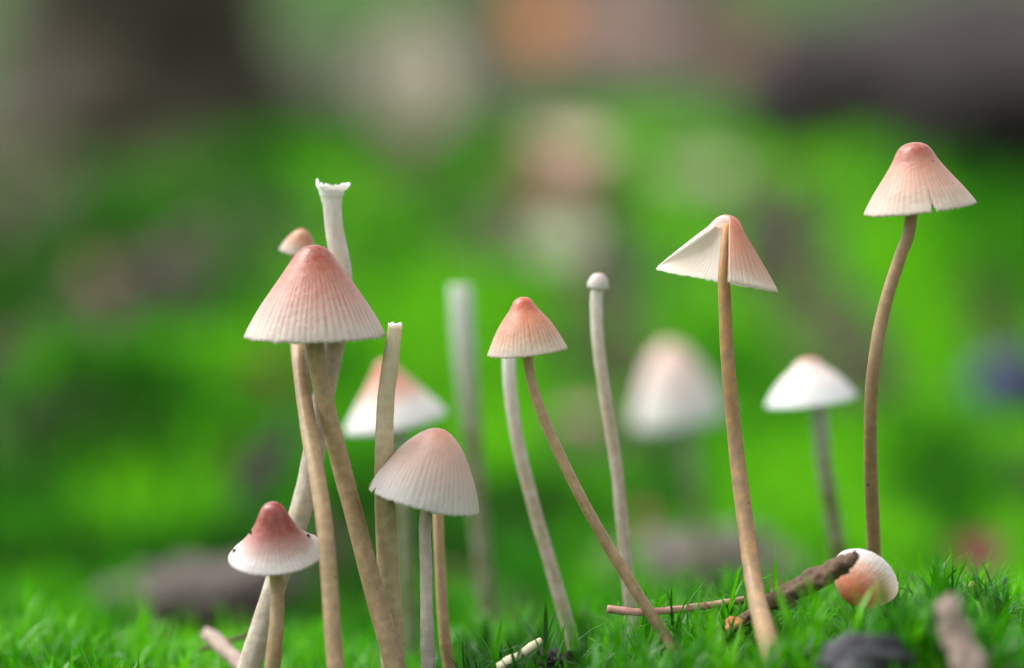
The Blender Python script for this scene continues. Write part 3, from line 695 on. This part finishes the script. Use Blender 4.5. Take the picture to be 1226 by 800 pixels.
tw = stick('brown_twig', 'thick dark brown twig resting against the fallen cap', 'twig',
      [(893, 742, -3, 15), (915, 724, -4, 19), (945, 709, -5, 24), (985, 690, -7, 27), (1008, 676, -9, 22), (1024, 665, -10, 11)], M['twig'], 5, 20, 90, .2, jag=.8)
kc = at(938, 722, -.004)
lump('knot', None, None, kc - np.array(tw.location), (.0012, .0011, .0009), M['twig'], 4, .4, 14, 9, parent=tw)
stick('weathered_stick', 'blurred pale pinkish-grey stick stub poking up through the front moss', 'stick',
      [(1136, 728, -40, 30), (1146, 760, -40, 36), (1160, 800, -41, 40), (1176, 850, -42, 42)], M['twig_pale'], 6, 18, 40, .22, jag=1.1)
lump('bark_chunk', 'blue-black bark chunk lying in the blurred front moss', 'bark', at(1032, 793, -.034), (.0044, .003, .0020), M['charcoal'], 8, .35)
lump('soil_crumb', 'dark crumbly soil lump beside the cream straw pieces', 'soil', at(668, 795, -.003), (.0018, .0015, .0012), M['soil'], 12, .8, 40, 26)
stick('straw_piece', 'short cream straw piece lying slanted in the moss by the soil lump', 'straw', [(624, 783, -3, 11), (636, 775, -2, 11), (646, 768, -1, 8)], M['cream'], 9, 10, 16, .1, jag=.9)
stick('straw_fragment', 'cream straw fragment lowest down beside the soil lump', 'straw', [(598, 799, -5, 12), (608, 792, -5, 12), (621, 785, -5, 9)], M['cream'], 10, 10, 16, .1, jag=.9)
lump('litter_flake', 'small orange-brown litter flake under the thick brown twig', 'litter', at(880, 748, -.005), (.0010, .0008, .0006), M['orange_bit'], 14, .5, 16, 10)
stick('dark_twig', 'thin dark twig on the ground behind the left-hand stems', 'twig', [(236, 779, 22, 5), (262, 772, 23, 6), (290, 763, 24, 6), (318, 755, 25, 5)], M['twig'], 12, 10, 30)
stick('pale_stick', 'short pinkish stick under the dark twig behind the left-hand stems', 'stick', [(250, 760, 26, 18), (275, 783, 18, 20), (300, 806, 12, 20)], M['twig_pale'], 13, 14, 30, .2, jag=1.0)
# dark needle leaf standing in the right-hand moss
P0 = [(1163, 697, -2, 4), (1168, 712, -2, 8), (1176, 730, -2, 9), (1186, 752, -2, 8), (1194, 775, -2, 7)]
nd = stick('conifer_needle', 'dark green needle with pale tip standing in the moss', 'needle', P0, M['needle'], 15, 10, 30, .04)
lump('pale_tip', None, None, at(1164, 702, -.0021) - np.array(nd.location), (.0004, .0004, .0006), M['needle_tip'], 3, .15, 10, 8, parent=nd)

def on_ground(px, py):
    x, y, z = hit(px, py); return np.array((x, y, z - .6 * MH(y)))
def log(name, label, cat, pts, mat, seed, wob=.2, nu=40, n=60, mat_end=None):
    """pts world (x,y,z,r)"""
    PR = catmull(np.array(pts, float), n); P, R = PR[:, :3], PR[:, 3]
    c = P.mean(0); rg = sweep(P, R, nu, wob, seed)
    fs = [grid_faces(n, nu, True), np.arange(nu)[None] + (n - 1) * nu, np.arange(nu)[::-1][None]]
    o = obj(name, mesh_np(name, (rg - c).reshape(-1, 3), fs), mat, None, c); tag(o, label, cat); return o

# mauve bark piece lower left, standing-edge roots
g = on_ground(225, 705)
log('bark_piece', 'blurred mauve-grey bark piece lying on the ground left of the cluster', 'bark',
    [(g[0] - .020, g[1] + .006, g[2] + .001, .004), (g[0] - .010, g[1] + .003, g[2] + .003, .0064), (g[0] + .005, g[1], g[2] + .006, .0068), (g[0] + .018, g[1] - .003, g[2] + .010, .0040)], M['bark'], 21)
g = on_ground(300, 590)
log('dead_stick', 'blurred dark grey dead stick leaning between the left moss cushions', 'stick',
    [(g[0] - .004, g[1], g[2] - .004, .0035), (g[0] + .000, g[1] + .01, g[2] + .006, .0038), (g[0] + .003, g[1] + .03, g[2] + .013, .003), (g[0] + .005, g[1] + .05, g[2] + .018, .002)], M['bark_dark'], 22)
g = on_ground(850, 665)
log('grey_bark', 'blurred grey bark lying on the ground behind the brown stem foot', 'bark',
    [(g[0] - .020, g[1] + .01, g[2] + .002, .005), (g[0] - .005, g[1], g[2] + .004, .008), (g[0] + .008, g[1], g[2] + .004, .007), (g[0] + .018, g[1] - .006, g[2] + .002, .004)], M['bark'], 23)
# far log and stump
g = hit(1080, 150)
yl = 2.15
log('fallen_log', 'strongly blurred dark grey fallen log on the far woodland floor', 'log',
    [(.25, yl + .35, H(.25, yl + .35) + .06, .06), (.34, yl + .18, H(.3, yl + .18) + .07, .08), (.48, yl - .10, H(.48, yl - .1) + .075, .088), (.80, yl - .45, H(.8, yl - .45) + .04, .07), (1.2, yl - .8, H(1.2, yl - .8) + .04, .07)], M['bark_dark'], 24, .18)
ys = 3.4; xs = (165 - 613) / F * ys; zs = float(H(xs, ys))
log('tree_stump', 'strongly blurred grey-brown tree stump on the far woodland floor', 'stump',
    [(xs, ys, zs + .55, .13), (xs, ys, zs + .35, .135), (xs, ys, zs + .12, .145), (xs, ys, zs + .03, .18), (xs, ys, zs - .05, .25)], M['bark_grey'], 25, .16, n=26)
c = on_ground(36, 112)
lump('pale_stone', 'blurred pale greenish-white stone beside the far tree stump', 'stone', c + np.array((0, 0, .02)), (.036, .036, .034), M['stone'], 26, .25)
c = on_ground(1214, 476)
sb = c[1] / F
by = lump('blue_berry', 'blurred dark blue berry resting on the moss beyond the curved stem', 'berry', c + np.array((0, 0, 35 * sb)), (56 * sb, 56 * sb, 46 * sb), M['berry'], 27, .06, 28, 18)
lump('calyx', None, None, (0, -8 * sb, 34 * sb), (11 * sb, 11 * sb, 5 * sb), M['charcoal'], 28, .5, 14, 8, parent=by)

# ------------------------------------------------------------------ fallen leaves
def fallen_leaf(label, base, length, width, heading, pitch, roll, mat, lobes=0, curl=.25, seed=0, group='fallen leaves in the background'):
    n, m = 21, 13
    s = np.linspace(0, 1, n); e = np.linspace(-1, 1, m)
    r = np.random.default_rng(seed)
    wdt = np.sin(math.pi * s ** .8) ** .75 * (1 + (.28 * np.sin(s * math.pi * lobes * 2) if lobes else .06 * np.sin(s * 40)))
    S, E = np.meshgrid(s, e, indexing='ij')
    x = E * wdt[:, None] * width / 2; y = S * length
    z = curl * length * (S - S ** 2) * .8 + .30 * curl * width * E ** 2 + .04 * length * vnoise(S * 4 + seed, E * 2, seed)
    V = np.stack([x, y, z], -1).reshape(-1, 3); uv = np.stack([(E + 1) / 2, S], -1).reshape(-1, 2)
    fs = grid_faces(n, m, False)
    # give the blade a real thickness
    V2 = V - np.array((0, 0, .0004)); nn = len(V)
    edge = np.concatenate([np.arange(m), np.arange(1, n) * m + m - 1, (n - 1) * m + np.arange(m - 2, -1, -1), np.arange(n - 2, 0, -1) * m])
    e2 = np.roll(edge, -1); side = np.stack([edge, edge + nn, e2 + nn, e2], -1)
    o = obj('fallen_leaf', mesh_np('fallen_leaf', np.concatenate([V, V2]), [fs, fs[:, ::-1] + nn, side], uv=np.concatenate([uv, uv])), mat, None, base)
    o.rotation_euler = (pitch, roll, heading)
    tag(o, label, 'leaf', group)
    ps = np.stack([0 * s, s * 1.25 - .25, 0 * s], -1) * length
    ps[:, 2] = curl * length * (np.clip(ps[:, 1] / length, 0, 1) - np.clip(ps[:, 1] / length, 0, 1) ** 2) * .8 + .0006
    rg = sweep(ps, np.linspace(.016, .004, n) * length * .8, 8)
    obj('midrib', mesh_np('midrib', rg.reshape(-1, 3), grid_faces(n, 8, True)), M['vein'], o)
    return o
def leaf_px(label, px, py, wpx, hpx, mat, heading=0, pitch=80, roll=0, lobes=0, seed=0, sink=.0, curl=.25):
    """leaf standing with its foot on the ground seen at (px,py)"""
    b = on_ground(px, py); k = b[1] / F
    return fallen_leaf(label, b + np.array((0, 0, .004 - sink)), hpx * k, wpx * k, math.radians(heading), math.radians(pitch), math.radians(roll), M[mat], lobes, curl, seed)
leaf_px('large pale tan leaf standing up on the far floor, blurred', 495, 158, 120, 160, 'lf_tan', 10, 75, 0, 0, 31)
leaf_px('blurred bright orange leaf on the far floor beside the pinkish leaf', 640, 60, 90, 90, 'lf_orange', -20, 62, 10, 3, 32)
leaf_px('broad blurred pinkish-brown leaf on the far floor', 735, 62, 160, 80, 'lf_pink', 15, 66, 0, 2, 33)
leaf_px('blurred red-brown leaf at the edge of a bare patch behind', 665, 222, 100, 62, 'lf_red', 30, 40, 0, 2, 34)
leaf_px('blurred tan leaf lying above the red-brown leaf', 675, 182, 110, 48, 'lf_pink', -35, 45, 8, 2, 35)
leaf_px('blurred pale yellow-green leaf upright on the mid-distance moss', 672, 306, 72, 82, 'lf_palegreen', 4, 70, 0, 0, 36)
leaf_px('dull brown blurred leaf near the far fallen log', 885, 85, 120, 80, 'lf_brown', 20, 60, 0, 2, 37)
leaf_px('blurred dark red leaf in the hollow behind the left-hand cluster', 325, 452, 62, 48, 'lf_dkred', 25, 60, 0, 2, 38)
leaf_px('blurred dark red leaf low down beyond the fallen cap', 1172, 665, 66, 60, 'lf_dkred', -20, 58, 0, 2, 39)
leaf_px('blurred greyish-brown leaf on bare ground beyond the torn cap', 835, 215, 100, 60, 'lf_grey', -15, 40, 0, 0, 40)
leaf_px('blurred pinkish-grey leaf on bare ground behind the salmon-capped mushroom', 705, 498, 90, 44, 'lf_pink', 60, 20, 0, 0, 41)
leaf_px('small blurred brown leaf behind the thick brown twig', 940, 700, 34, 30, 'lf_brown', 40, 60, 0, 0, 42)
leaf_px('small blurred dark brown leaf lying between the knob-topped stem and brown stem', 770, 612, 50, 34, 'lf_red', 30, 30, 0, 0, 43)
